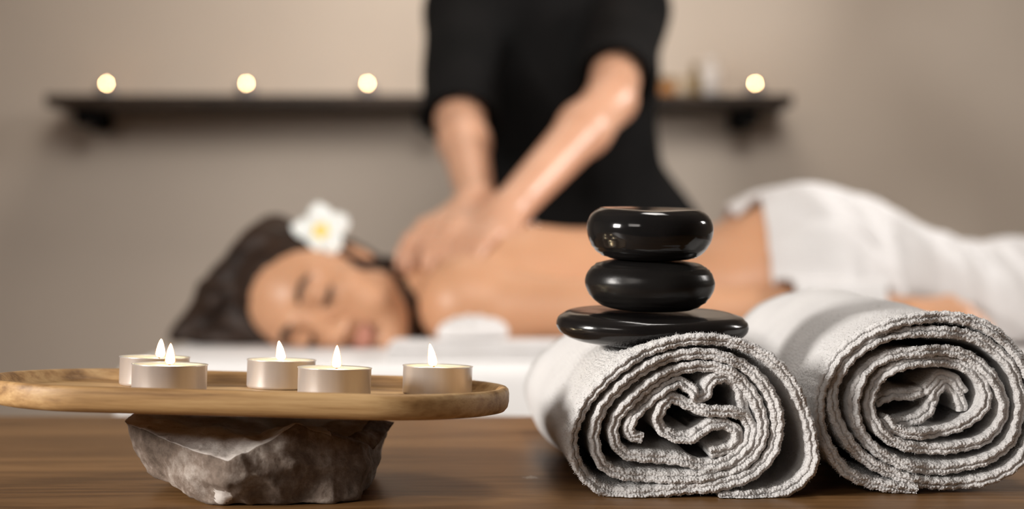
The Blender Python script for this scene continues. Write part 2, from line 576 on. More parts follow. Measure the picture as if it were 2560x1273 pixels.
cands = [  # centre px, distance, lean, flame height, wick bend, label
    (385, .795, (0.02, 0), .0104, 0.0, 'lit tealight at the back left of the tray, mostly behind another tealight'),
    (422, .7345, (0.0, 0), .0112, -0.0012, 'lit tealight at the front left of the tray, overlapping the one behind'),
    (702, .80, (-0.14, 0), .0108, 0.0006, 'lit tealight in the middle of the tray, farther back beside the front one'),
    (835, .7425, (0.0, 0), .0122, 0.0015, 'lit tealight at the front of the tray just right of its middle'),
    (1093, .781, (-0.16, 0), .0126, -0.0004, 'lit tealight standing alone at the right end of the tray'),
]
for i, (px, d, lean, fh, wb, lab) in enumerate(cands):
    wx = (px - 1280) / FPX * d
    q = TRAY_M.inverted() @ Vector((wx, d, TRAY_LOC.z + FLOOR_H))
    base = TRAY_M @ Vector((q.x, q.y, FLOOR_H + 0.0001))
    root = empty('tealight', base, TRAY_ROT)
    tag(root, lab, 'candle', 'tealights on the wooden tray')
    tealight_parts(root, M_CORE, M_FLAME, lean, fh * 1.02, .0029, wick_bend=wb, dx=(.0029, 0, -.0004, .0008, -.0028)[i])

# ------------------------------------------------------------------ rolled towels
def towel_roll(name, ribbons, d0, axis, length, thick, to_px, label, group, seed, press=None):
    """Terry cloth ribbons rolled in the x-z plane and carried back along the axis; one mesh."""
    V, F = [], []
    base = 0
    ax = Vector(axis).normalized()
    rng = np.random.RandomState(seed)
    for ri, (path, rec0, rec1, lay) in enumerate([(p_, a_, b_, q_) for (p_, a_, b_) in ribbons for q_ in (-1, 1)]):
        pts = []
        seed_ = seed + lay * 0.7
        for (zx, zy) in path:
            p = at(*to_px(zx, zy), d0)
            pts.append((p.x, p.z))
        C, u = catmull(pts, 0.00042)
        n = len(C)
        T = np.gradient(C, axis=0)
        T /= np.linalg.norm(T, axis=1)[:, None] + 1e-12
        ker = np.ones(15) / 15
        for _ in range(2):
            T = np.stack([np.convolve(np.pad(T[:, k], 7, 'edge'), ker, 'valid') for k in range(2)], 1)
        T /= np.linalg.norm(T, axis=1)[:, None] + 1e-12
        NN = np.stack([T[:, 1], -T[:, 0]], 1)
        C = C + NN * (lay * thick / 4)
        # axial stations: outer side (back to front), cap, inner side (front to back)
        side = np.concatenate([[0.0022, 0.0032, 0.0042, 0.0052, 0.0062, 0.0075, 0.009, 0.011, 0.014, 0.018, 0.024, 0.029, 0.034, 0.039, 0.044, 0.049, 0.054, 0.059, 0.064, 0.069, 0.074, 0.079, 0.084, 0.09, 0.10], np.linspace(0.12, length, 8)])
        r = thick / 4 * 1.04
        ncap = 15
        th = np.linspace(0, PI, ncap)
        capn, capa = np.cos(th) * r, -np.sin(th) * r * 1.25 + 0.0014
        nn = np.concatenate([np.full(len(side), r), capn, np.full(len(side), -r)])
        aa = np.concatenate([side[::-1], capa, side])
        m = len(nn)
        # bead rows: ridges along the edge on the cap, loops fading along the sides
        thfull = np.concatenate([-(side[::-1]) / 0.0018, th / (PI / 2.0), 2.0 + side / 0.0016])
        jit = np.convolve(rng.randn(n + 40), np.ones(5) / 5, 'same')[:n] * 0.7
        fade = np.exp(-np.clip(aa - 0.0012, 0, None) / 0.02)
        ph = 2 * PI * u[:, None] / 0.00165 + jit[:, None] + (np.floor(thfull + 0.5) * 2.1)[None, :]
        ridge = 0.5 + 0.5 * np.cos(2 * PI * thfull)[None, :]
        amp = 0.6 + 0.4 * np.convolve(rng.randn(n + 400), np.ones(120) / 120 * 8, 'same')[:n][:, None]
        disp = ridge * (0.45 + 0.55 * (0.5 + 0.5 * np.sin(ph))) * 0.00062 * np.clip(amp, 0.3, 1.3) + rng.rand(n, m) * 0.00018
        disp *= fade[None, :]
        # direction of displacement
        cn = np.concatenate([np.ones(len(side)), np.cos(th), -np.ones(len(side))])
        ca = np.concatenate([np.zeros(len(side)), -np.sin(th), np.zeros(len(side))])
        # low waves of the cloth, growing with depth, and uneven front edge
        ctr = C.mean(0)
        ang = np.arctan2(C[:, 1] - ctr[1], C[:, 0] - ctr[0])
        tt = np.linspace(0, 1, n)
        rec = rec0 + (rec1 - rec0) * tt ** 2 + .0006 * (1 - lay) + .0006 * lay * np.sin(u * 55 + seed) + 0.0014 * np.sin(ang * 3 + seed) + 0.0009 * np.sin(u * 130 + seed) + 0.0007 * np.sin(u * 310)
        wob = (np.sin(ang * 2 + seed)[:, None] * np.sin(aa * 16 + 1.0)[None, :] * 0.003 + np.sin(ang * 5 + 2)[:, None] * np.sin(aa * 40)[None, :] * 0.0012)
        wob *= np.clip(aa / 0.03, 0, 1)[None, :]
        # finely crumpled rim
        wave = 0.00035 * np.sin(u * 900 + 2 * np.sin(u * 77))[:, None] * np.exp(-np.clip(aa, 0, None) / 0.01)[None, :]
        off = nn[None, :] + cn[None, :] * disp + wob + wave
        axial = aa[None, :] + ca[None, :] * disp + rec[:, None]
        shrink = 1 - 0.05 * np.clip(axial / length, 0, 1) ** 2
        X = (C[:, 0:1] - ctr[0] + NN[:, 0:1] * off) * shrink + ctr[0] + axial * ax.x
        Y = d0 + axial * ax.y
        Z = (C[:, 1:2] + NN[:, 1:2] * off) + axial * ax.z
        Z = np.maximum(Z, TZ + 0.0004)
        if press is not None:
            (pc, prx, pry, tx, ty) = press
            qx, qy = X - pc[0], np.broadcast_to(Y, X.shape) - pc[1]
            rr = np.sqrt((qx / prx) ** 2 + (qy / pry) ** 2)
            zb = pc[2] + qy * tx - qx * ty + np.interp(rr, [0, .62, .80, .92, 1.0, 1.4, 2.0], [-.0108, -.0106, -.0092, -.0064, -.0022, .03, .2]) - .0014
            Z = np.minimum(Z, np.maximum(zb, TZ + .02))
        P = np.stack([X, np.broadcast_to(Y, X.shape), Z], -1).reshape(-1, 3)
        I = np.arange(n * m).reshape(n, m)
        a, b = I[:-1, :], I[1:, :]
        a2, b2 = np.roll(a, -1, 1), np.roll(b, -1, 1)
        F.append(np.stack([a, a2, b2, b], -1).reshape(-1, 4) + base)
        # ends: rows are closed by folding the ring flat
        for row, flip in ((0, False), (n - 1, True)):
            idx = I[row]
            q = []
            h = m // 2
            for k in range(h - 1):
                q.append((idx[k], idx[k + 1], idx[m - 2 - k], idx[m - 1 - k]))
            q = np.array(q)
            F.append((q if flip else q[:, ::-1]) + base)
        V.append(P)
        base += len(P)
        # pile: short bent loops of yarn standing off the cloth
        nh = int(17000 * u[-1])
        PG = P.reshape(n, m, 3)
        i_ = rng.randint(1, n - 1, nh)
        capj = rng.randint(len(side) - 4, len(side) + ncap + 4, nh)
        sid = rng.rand(nh) < .62
        js = np.where(rng.rand(nh) < .5, rng.randint(4, len(side), nh), rng.randint(len(side) + ncap, m - 4, nh))
        j_ = np.where(sid, js, capj)
        i_ = np.where(sid & (rec0 == 0), rng.randint(1, max(2, min(n - 1, int(.42 / .00042))), nh), i_)
        fa = rng.rand(nh, 1)
        p0 = PG[i_, j_] * (1 - fa) + PG[i_, np.minimum(j_ + 1, m - 1)] * fa
        dn = np.stack([NN[i_, 0] * cn[j_] + ax.x * ca[j_], ax.y * ca[j_], NN[i_, 1] * cn[j_]], 1)
        dn += rng.randn(nh, 3) * .55
        dn /= np.linalg.norm(dn, axis=1)[:, None]
        sd = np.cross(dn, rng.randn(nh, 3))
        sd /= np.linalg.norm(sd, axis=1)[:, None] + 1e-9
        bend = np.cross(dn, sd)
        L_ = np.where(sid[:, None], .0006 + .0008 * rng.rand(nh, 1) ** 2, .0003 + .0005 * rng.rand(nh, 1) ** 2)
        w_ = .00011
        q1 = p0 + dn * L_ * .6 + bend * L_ * .10
        q2 = p0 + dn * L_ + bend * L_ * .42
        p0 = p0 - dn * .0002
        HV = np.stack([p0 - sd * w_, p0 + sd * w_, q1 - sd * w_, q1 + sd * w_, q2 - sd * w_ * .4, q2 + sd * w_ * .4], 1).reshape(-1, 3)
        HV[:, 2] = np.maximum(HV[:, 2], TZ + .0003)
        hb = np.arange(nh)[:, None] * 6 + base
        F.append(np.vstack([hb + np.array([[0, 1, 3, 2]]), hb + np.array([[2, 3, 5, 4]])]))
        V.append(HV)
        base += len(HV)
    ob = from_arrays(name, np.vstack(V), np.vstack(F), M_TERRY)
    tag(ob, label, 'towel', group)
    return ob


zl = lambda x, y: (1380 + x / 2.75, 810 + y / 2.75)
zr = lambda x, y: (2005 + x / 2.434, 750 + y / 2.434)
left_main = [(1150, 1195), (1350, 1190), (1550, 1170), (1710, 1100), (1795, 960), (1785, 760), (1715, 530), (1590, 320), (1400, 180), (1150, 112), (900, 118),
             (650, 195), (450, 318), (285, 480), (185, 650), (142, 800), (168, 950), (255, 1080), (390, 1160), (600, 1172), (850, 1145), (1130, 1115),
             (1380, 1040), (1520, 900), (1560, 700), (1510, 490), (1370, 320), (1160, 222), (930, 215), (720, 275), (530, 390), (400, 520),
             (320, 660), (300, 810), (345, 960), (470, 1040), (680, 1062), (950, 1060), (1230, 1020), (1400, 910), (1465, 730), (1430, 560), (1330, 410), (1190, 318),
             (1000, 300), (770, 370), (580, 510), (455, 660), (440, 800), (520, 905), (700, 930), (900, 950), (1080, 985), (1250, 945), (1370, 830), (1385, 700),
             (1290, 620), (1080, 605), (940, 560), (840, 525), (765, 600), (752, 700), (830, 775), (960, 795), (1100, 715), (1220, 705), (1305, 765), (1270, 865), (1110, 905)]
left_fold = [(640, 800), (555, 770), (560, 670), (650, 570), (760, 470), (880, 412), (965, 450), (1020, 520), (1078, 490), (1110, 405), (1225, 378), (1310, 440), (1345, 560), (1370, 640)]
right_main = [(700, 1165), (540, 1140), (400, 1110), (270, 1045), (175, 920), (122, 780), (112, 620), (152, 470), (240, 335), (380, 220), (560, 140), (760, 108), (940, 108),
              (1110, 155), (1260, 260), (1360, 400), (1420, 580), (1425, 760), (1370, 930), (1250, 1050), (1080, 1115), (880, 1130), (700, 1110), (560, 1060), (420, 990), (310, 890),
              (235, 760), (200, 640), (212, 520), (280, 385), (400, 278), (560, 212), (760, 195), (960, 205), (1130, 262), (1260, 380), (1325, 530), (1335, 700), (1285, 860),
              (1170, 960), (1000, 1020), (820, 1040), (640, 1010), (480, 935), (375, 820), (330, 680), (350, 540), (410, 430), (530, 350), (700, 320), (900, 312), (1060, 360),
              (1170, 470), (1240, 620), (1225, 760), (1130, 860), (980, 905), (800, 920), (620, 890), (505, 820), (440, 700), (440, 590), (500, 480), (610, 405), (760, 378), (930, 385),
              (1065, 440), (1135, 540), (1125, 660), (1040, 750), (900, 810), (730, 830), (590, 800), (520, 730)]
right_fold = [(490, 640), (600, 600), (720, 595), (820, 555), (890, 480), (980, 500), (1040, 590)]
right_fold2 = [(600, 780), (740, 745), (830, 680), (870, 585), (925, 530), (985, 560), (1030, 640), (1040, 700)]
towel_roll('rolled_towel', [(left_main, 0.0, 0.006), (left_fold, 0.004, 0.009)], 0.748, (-0.085, 1, 0), 0.27, 0.0054, zl,
           'white terry towel roll carrying the black stones', 'rolled terry towels on the table', 3, (at(1627, 816, .800), .0535, .042, math.tan(R(4)), math.tan(R(1.5))))
towel_roll('rolled_towel', [(right_main, 0.0, 0.006), (right_fold, 0.014, 0.016), (right_fold2, 0.012, 0.018)], 0.760, (-0.015, 1, 0), 0.305, 0.0054, zr,
           'white terry towel roll with nothing on it beside the stone stack', 'rolled terry towels on the table', 5)


# ------------------------------------------------------------------ stacked black stones
def stone(name, prof, rx, ry, loc, rot, m, label, lump, seed):
    bm = bmesh.new()
    pr, _ = catmull([(r, z) for r, z in prof], 0.03)
    n = 96
    rings = []
    for (r, z) in pr:
        r = max(r, 0)
        if r < 1e-4:
            rings.append([bm.verts.new((0, 0, z))])
        else:
            rings.append([bm.verts.new((r * math.cos(2 * PI * k / n), r * math.sin(2 * PI * k / n), z)) for k in range(n)])
    for a, b in zip(rings[:-1], rings[1:]):
        for k in range(n):
            k2 = (k + 1) % n
            if len(a) == 1: bm.faces.new((a[0], b[k2], b[k]))
            elif len(b) == 1: bm.faces.new((a[k], a[k2], b[0]))
            else: bm.faces.new((a[k], a[k2], b[k2], b[k]))
    for v in bm.verts:
        a = math.atan2(v.co.y, v.co.x)
        rr = math.hypot(v.co.x, v.co.y)
        k = 1 + lump * rr * (0.5 * math.sin(2 * a + seed) + 0.35 * math.sin(3 * a + 2 * seed))
        v.co.x *= k * rx
        v.co.y *= k * ry
        v.co.z = v.co.z * rx + noise.noise(v.co * 40 + Vector((seed, 0, 0))) * 0.0006
    o = from_bm(name, bm, m)
    o.location = loc
    o.rotation_euler = rot
    tag(o, label, 'stone', 'stack of black massage stones')
    return o


base_prof = [(0, -.175), (.35, -.175), (.62, -.17), (.80, -.145), (.92, -.095), (.985, -.03), (.995, .03), (.965, .09), (.90, .13), (.80, .15), (.60, .158), (.3, .16), (0, .16)]
mid_prof = [(0, -.385), (.35, -.383), (.62, -.365), (.80, -.295), (.93, -.165), (1.0, 0), (.988, .13), (.925, .245), (.80, .335), (.58, .382), (.3, .395), (0, .395)]
top_prof = [(0, -.41), (.40, -.41), (.60, -.40), (.76, -.35), (.89, -.245), (.97, -.10), (1.0, .04), (.988, .17), (.935, .28), (.85, .355), (.74, .395), (.40, .40), (0, .395)]
stone('massage_stone', base_prof, 0.0535, 0.042, at(1627, 816, .800), Euler((R(4), R(1.5), R(4))), M_STONE_C,
      'wide flat black stone at the bottom of the stack, lying on the towel', .05, 1.0)
stone('massage_stone', mid_prof, 0.0358, 0.032, at(1625, 713, .800), Euler((R(4), R(1.4), R(0))), M_STONE_B,
      'satin black rounded stone in the middle of the stack', .03, 2.0)
stone('massage_stone', top_prof, 0.0356, 0.031, at(1624, 584, .800), Euler((R(4), R(1.3), R(0))), M_STONE_A,
      'glossy black flat-topped stone at the top of the stack', .03, 3.4)

# ------------------------------------------------------------------ shelf on the wall
SD = 3.2   # front of the shelf
SZT = CAMZ + (HORIZON - 236) / FPX * SD
sx0, sx1 = (112 - 1280) / FPX * SD, (1983 - 1280) / FPX * SD
sh = tag(empty('wall_shelf', ((sx0 + sx1) / 2, Y1, SZT)), 'long dark wooden shelf on black brackets along the wall', 'shelf')
hx = (sx1 - sx0) / 2
from_bm('board', box_bm(-hx, hx, SD - Y1, 0, -0.026, 0, .002), M_SHELF, sh)
for px in (215, 1068, 1868):
    bx = (px - 1280) / FPX * (SD + .06) - (sx0 + sx1) / 2
    bm = box_bm(bx - .024, bx + .024, SD - Y1 + .04, 0, -.036, -.0262, .001)
    b2 = box_bm(bx - .024, bx + .024, SD - Y1 + .045, SD - Y1 + .075, -.066, -.036, .006)
    b3 = box_bm(bx - .024, bx + .024, -.012, 0, -.07, -.036, .001)
    for b_ in (b2, b3):
        me_ = bpy.data.meshes.new('tmp')
        b_.to_mesh(me_)
        bm.from_mesh(me_)
        bpy.data.meshes.remove(me_)
        b_.free()
    from_bm('bracket', bm, M_BLACKMETAL, sh)

for px, dz, lab in ((266, 0, 'lit candle at the left end of the wall shelf'), (616, 0, 'lit candle on the wall shelf between two other candles'),
                (919, 0, 'lit candle on the wall shelf just left of the standing therapist'), (1888, 0.0, 'lit candle on the wall shelf beside the white bottle')):
    d = SD + 0.06
    root = empty('shelf_candle', ((px - 1280) / FPX * d, d, SZT + 0.0002))
    tag(root, lab, 'candle', 'candles along the wall shelf')
    tealight_parts(root, M_FAR_FLAME, M_FLAME, (0, 0), .0105, .0030, cup_h=.026, Rr=.022)


def bottle(name, px, prof, parts, label, cat, d=SD + .09):
    root = empty(name, ((px - 1280) / FPX * d, d, SZT + 0.0002))
    tag(root, label, cat)
    for pn, pr, m in parts:
        from_bm(pn, lathe_bm(pr, 40), m, root)


M_AMBER = noisy('amber_jar', (0.40, 0.17, 0.045), (0.48, 0.22, 0.07), 20, 0.25, spec=0.6)
M_WHITEP = noisy('white_bottle_plastic', (0.78, 0.74, 0.71), (0.82, 0.78, 0.75), 20, 0.35)
M_OLIVE = noisy('olive_bottle', (0.26, 0.18, 0.08), (0.32, 0.22, 0.10), 20, 0.3)
M_CREAM = noisy('cream_jar', (0.62, 0.50, 0.36), (0.68, 0.56, 0.42), 20, 0.4)
bottle('amber_jar', 1668, None, [('body', [(0, 0), (.022, 0), (.024, .003), (.024, .03), (.02, .036), (0, .036)], M_AMBER), ('lid', [(0, .0362), (.021, .0362), (.021, .046), (.019, .048), (0, .048)], M_OLIVE)],
       'low amber jar on the shelf beside the therapist', 'jar')
bottle('cream_jar', 1704, None, [('body', [(0, 0), (.018, 0), (.02, .003), (.02, .034), (.016, .038), (0, .038)], M_CREAM), ('lid', [(0, .0382), (.0175, .0382), (.0175, .05), (0, .05)], M_CREAM)],
       'low cream jar on the shelf between amber jar and olive bottle', 'jar')
bottle('oil_bottle', 1738, None, [('body', [(0, 0), (.015, 0), (.017, .003), (.017, .045), (.008, .056), (.007, .062), (0, .062)], M_OLIVE), ('cap', [(0, .0622), (.009, .0622), (.009, .08), (0, .08)], M_OLIVE)],
       'slim olive brown bottle on the shelf beside the white bottle', 'bottle')
bottle('lotion_bottle', 1776, None, [('body', [(0, 0), (.021, 0), (.023, .003), (.023, .062), (.017, .07), (.010, .073), (0, .073)], M_WHITEP), ('cap', [(0, .0732), (.011, .0732), (.011, .092), (0, .092)], M_WHITEP)],
       'white bottle standing on the wall shelf', 'bottle')


# ------------------------------------------------------------------ implicit surfaces for bodies
class Field:
    def __init__(s, lo, hi, h):
        s.lo, s.h = np.array(lo, float), h
        s.n = np.ceil((np.array(hi) - s.lo) / h).astype(int) + 1
        s.ax = [(s.lo[k] + h * np.arange(s.n[k])).astype(np.float32) for k in range(3)]
        s.f = np.full(s.n, 1.0, np.float32)

    def block(s, lo, hi):
        a = np.clip(np.floor((np.array(lo) - s.lo) / s.h).astype(int), 0, s.n)
        b = np.clip(np.ceil((np.array(hi) - s.lo) / s.h).astype(int) + 1, 0, s.n)
        if np.any(b <= a): return None
        sl = tuple(slice(a[k], b[k]) for k in range(3))
        return sl, s.ax[0][sl[0]][:, None, None], s.ax[1][sl[1]][None, :, None], s.ax[2][sl[2]][None, None, :]

    def merge(s, sl, d, k, op):
        f = s.f[sl]
        if op == 'add':
            if k > 0:
                h = np.clip(0.5 + 0.5 * (f - d) / k, 0, 1)
                s.f[sl] = f * (1 - h) + d * h - k * h * (1 - h)
            else:
                s.f[sl] = np.minimum(f, d)
        else:
            d = -d
            if k > 0:
                h = np.clip(0.5 - 0.5 * (f - d) / k, 0, 1)
                s.f[sl] = f * (1 - h) + d * h + k * h * (1 - h)
            else:
                s.f[sl] = np.maximum(f, d)

    def cone(s, a, b, r1, r2, k=0.02, op='add', cut=False):
        a, b = np.array(a, float), np.array(b, float)
        pad = max(r1, r2) + k * 1.3 + 0.02
        B = s.block(np.minimum(a, b) - pad, np.maximum(a, b) + pad)
        if B is None: return
        sl, x, y, z = B
        ba = b - a
        L2 = float(ba @ ba) + 1e-12
        t = ((x - a[0]) * ba[0] + (y - a[1]) * ba[1] + (z - a[2]) * ba[2]) / L2
        tc = np.clip(t, 0, 1)
        d = np.sqrt((x - a[0] - tc * ba[0]) ** 2 + (y - a[1] - tc * ba[1]) ** 2 + (z - a[2] - tc * ba[2]) ** 2) - (r1 + (r2 - r1) * tc)
        if cut:
            d = np.maximum(d, (t - 1) * math.sqrt(L2))
        s.merge(sl, d.astype(np.float32), k, op)

    def ell(s, c, r, k=0.02, op='add', rot=None):
        c, r = np.array(c, float), np.array(r, float)
        pad = max(r) + k * 1.3 + 0.015
        B = s.block(c - pad, c + pad)
        if B is None: return
        sl, x, y, z = B
        x, y, z = x - c[0], y - c[1], z - c[2]
        if rot is not None:
            Q = np.array(rot, float)   # columns = local axes
            x, y, z = (x * Q[0, 0] + y * Q[1, 0] + z * Q[2, 0]), (x * Q[0, 1] + y * Q[1, 1] + z * Q[2, 1]), (x * Q[0, 2] + y * Q[1, 2] + z * Q[2, 2])
        k0 = np.sqrt((x / r[0]) ** 2 + (y / r[1]) ** 2 + (z / r[2]) ** 2)
        k1 = np.sqrt((x / r[0] ** 2) ** 2 + (y / r[1] ** 2) ** 2 + (z / r[2] ** 2) ** 2) + 1e-9
        s.merge(sl, (k0 * (k0 - 1) / k1).astype(np.float32), k, op)

    def mesh(s):
        f = s.f
        sg = f < 0
        nx, ny, nz = f.shape
        cnt = np.zeros((nx - 1, ny - 1, nz - 1), np.uint8)
        for i in (0, 1):
            for j in (0, 1):
                for k in (0, 1):
                    cnt += sg[i:nx - 1 + i, j:ny - 1 + j, k:nz - 1 + k]
        cells = np.argwhere((cnt > 0) & (cnt < 8))
        del cnt
        ids = np.full((nx - 1, ny - 1, nz - 1), -1, np.int32)
        ids[cells[:, 0], cells[:, 1], cells[:, 2]] = np.arange(len(cells))
        cor = np.array([(i, j, k) for i in (0, 1) for j in (0, 1) for k in (0, 1)])
        val = np.stack([f[cells[:, 0] + c[0], cells[:, 1] + c[1], cells[:, 2] + c[2]] for c in cor], 1)
        acc = np.zeros((len(cells), 3))
        num = np.zeros(len(cells))
        for a in range(8):
            for b in range(a + 1, 8):
                if np.abs(cor[a] - cor[b]).sum() != 1: continue
                va, vb = val[:, a], val[:, b]
                x = (va < 0) != (vb < 0)
                t = np.where(x, va / np.where(x, va - vb, 1), 0)
                acc += np.where(x[:, None], cor[a] + t[:, None] * (cor[b] - cor[a]), 0)
                num += x
        V = s.lo + (cells + acc / num[:, None]) * s.h
        F = []
        for ax in range(3):
            sl0 = [slice(None)] * 3
            sl1 = [slice(None)] * 3
            sl0[ax] = slice(0, -1)
            sl1[ax] = slice(1, None)
            ch = sg[tuple(sl0)] != sg[tuple(sl1)]
            e = np.argwhere(ch)
            u, v = (ax + 1) % 3, (ax + 2) % 3
            ok = (e[:, u] > 0) & (e[:, v] > 0) & (e[:, u] < f.shape[u] - 1) & (e[:, v] < f.shape[v] - 1)
            e = e[ok]
            ins = sg[e[:, 0], e[:, 1], e[:, 2]]
            quad = []
            for du, dv in ((-1, -1), (0, -1), (0, 0), (-1, 0)):
                c = e.copy()
                c[:, u] += du
                c[:, v] += dv
                quad.append(ids[c[:, 0], c[:, 1], c[:, 2]])
            q = np.stack(quad, 1)
            q[~ins] = q[~ins][:, ::-1]
            F.append(q)
        return V, np.vstack(F)


def relax(V, F, it=2, lam=0.5, keep=None):
    E = np.vstack([F[:, [0, 1]], F[:, [1, 2]], F[:, [2, 3]], F[:, [3, 0]]])
    E = np.vstack([E, E[:, ::-1]])
    n = len(V)
    deg = np.bincount(E[:, 0], minlength=n)[:, None]
    for _ in range(it):
        S = np.stack([np.bincount(E[:, 0], weights=V[E[:, 1], k], minlength=n) for k in range(3)], 1)
        V = V + lam * (S / np.maximum(deg, 1) - V)
    return V


def body_mesh(name, field, mats, parent=None, it=2, zfloor=None, drop_small=True):
    V, F = field.mesh()
    V = relax(V, F, it)
    if zfloor is not None:
        V[:, 2] = np.maximum(V[:, 2], zfloor)
    return from_arrays(name, V, F, mats, parent)


class Head:
    """Head in its own frame: x to the person's right, y forward, z to the crown; origin between the ears at eye height."""
    def __init__(s, o, right, fwd, up, sc=1.0):
        s.o = np.array(o, float)
        s.Q = np.stack([np.array(right, float), np.array(fwd, float), np.array(up, float)], 1)
        s.sc = sc

    def p(s, x, y, z):
        return s.o + s.Q @ (np.array([x, y, z]) * s.sc)

    def build(s, f):
        E = lambda c, r, k, op='add', rot=None: f.ell(s.p(*c), np.array(r) * s.sc, k, op, s.Q if rot is None else s.Q @ rot)
        C = lambda a, b, r1, r2, k, op='add': f.cone(s.p(*a), s.p(*b), r1 * s.sc, r2 * s.sc, k, op)
        E((0, -.018, .036), (.074, .095, .080), .02)
        E((0, .030, .005), (.064, .060, .075), .03)          # forehead and mid face
        E((0, .034, -.055), (.051, .050, .055), .03)          # jaw block
        C((-.044, -.005, -.055), (-.012, .068, -.098), .020, .016, .025)
        C((.044, -.005, -.055), (.012, .068, -.098), .020, .016, .025)
        E((0, .076, -.098), (.018, .014, .014), .018)         # chin
        for q in (-1, 1):
            E((q * .043, .056, -.026), (.024, .024, .02), .022)  # cheekbone
            E((q * .036, .060, -.060), (.022, .02, .022), .02)   # cheek
            E((q * .030, .104, .000), (.019, .020, .012), .012, 'sub')  # socket
            E((q * .031, .0775, -.001), (.0145, .0125, .0115), .005)     # closed lid over the eye
            C((q * .014, .092, .020), (q * .048, .074, .022), .007, .005, .016)  # brow ridge
            E((q * .0755, -.012, -.008), (.006, .017, .029), .006)        # ear
            E((q * .080, -.006, -.006), (.005, .009, .017), .004, 'sub')
            E((q * .0125, .101, -.040), (.0085, .010, .0075), .006)       # nostril wing
            E((q * .007, .104, -.0475), (.0035, .005, .004), .003, 'sub')
        C((0, .086, .012), (0, .112, -.034), .0075, .0095, .012)          # nose
        E((0, .113, -.036), (.0105, .0105, .0095), .008)
        E((0, .088, -.054), (.010, .010, .012), .01)                       # philtrum
        E((-.009, .0935, -.0635), (.0155, .0085, .0055), .005)             # upper lip
        E((.009, .0935, -.0635), (.0155, .0085, .0055), .005)
        E((0, .0925, -.0735), (.0185, .0090, .0068), .005)                 # lower lip
        C((-.024, .089, -.0685), (.024, .089, -.0685), .0016, .0016, .003, 'sub')

    def lips(s, P):
        L = (P - s.o) @ s.Q / s.sc
        return ((L[:, 0] / .025) ** 2 + ((L[:, 2] + .0685) / .0115) ** 2 < 1) & (L[:, 1] > .085)


def hand(f, wrist, palm_dir, palm_nrm, side, curl, spread, sc=1.0, k=.006, press=None, stiff=None):
    """Palm and five fingers. palm_dir points wrist to knuckles, palm_nrm out of the back of the hand, thumb on +side of cross."""
    w = np.array(wrist, float)
    d = np.array(palm_dir, float); d /= np.linalg.norm(d)
    n = np.array(palm_nrm, float); n -= d * (n @ d); n /= np.linalg.norm(n)
    l = np.cross(n, d) * side                 # towards the thumb
    P = lambda a, b, c: w + (d * a + l * b + n * c) * sc
    # palm
    f.cone(P(-.015, 0, 0), P(.02, 0, 0), .024 * sc, .024 * sc, .02)
    for b0, b1 in ((-.016, -.031), (-.005, -.010), (.006, .011), (.016, .031)):
        f.cone(P(.005, b0, 0), P(.082, b1, .002), .0135 * sc, .0115 * sc, .012)
    f.ell(P(.045, 0, -.004), np.array((.045, .036, .014)) * sc, .01, rot=np.stack([d, l, n], 1))
    f.cone(P(.015, .022, -.006), P(.045, .034, -.012), .015 * sc, .012 * sc, .012)   # thumb mound
    tips = []
    lens = (.062, .080, .088, .080)
    for i in range(4):
        b1 = (-.031, -.010, .011, .031)[i]
        a = (i - 1.5) * spread
        L = lens[i]
        ang = 0.0
        p = np.array([.084, b1, .002])
        seg = (L * .45, L * .30, L * .25)
        rad = (.0098, .0090, .0082, .0070)
        for j in range(3):
            ang += curl[j] * (1 + .08 * i)
            q = p + np.array([math.cos(ang) * math.cos(a), math.cos(ang) * math.sin(a), -math.sin(ang)]) * seg[j]
            f.cone(P(*p), P(*q), rad[j] * sc, rad[j + 1] * sc, k if j else .008)
            p = q
        tips.append(P(*p))
    # thumb leaves the side of the palm near its base
    t0, t1, t2, t3 = (.022, .030, -.008), (.052, .052, -.018), (.080, .060, -.026), (.104, .060, -.034)
    f.cone(P(*t0), P(*t1), .0135 * sc, .011 * sc, .010)
    f.cone(P(*t1), P(*t2), .0108 * sc, .0098 * sc, .005)
    f.cone(P(*t2), P(*t3), .0098 * sc, .0080 * sc, .005)
    return tips


# ------------------------------------------------------------------ massage bed
BZ = 0.745
BX0, BX1, BY0, BY1 = -0.452, 1.50, 1.64, 2.42
bed = tag(empty('massage_table', (0.5, 2.03, 0)), 'padded massage table under the white sheet', 'massage table')
M_VINYL = noisy('cream_vinyl', (0.55, 0.50, 0.44), (0.60, 0.55, 0.48), 12, 0.5)
from_bm('mattress', box_bm(BX0 + .004 - .5, BX1 - .004 - .5, BY0 + .004 - 2.03, BY1 - .004 - 2.03, BZ - .09, BZ - .004, .02, 5), M_VINYL, bed)
from_bm('frame', box_bm(BX0 + .05 - .5, BX1 - .05 - .5, BY0 + .05 - 2.03, BY1 - .05 - 2.03, BZ - .14, BZ - .0902, .004), M_FLOOR, bed)
for ax in (BX0 + .12, BX1 - .12):
    for ay in (BY0 + .1, BY1 - .1):
        from_bm('leg', box_bm(ax - .53, ax - .47, ay - 2.06, ay - 2.0, 0, BZ - .1402, .004), M_FLOOR, bed)


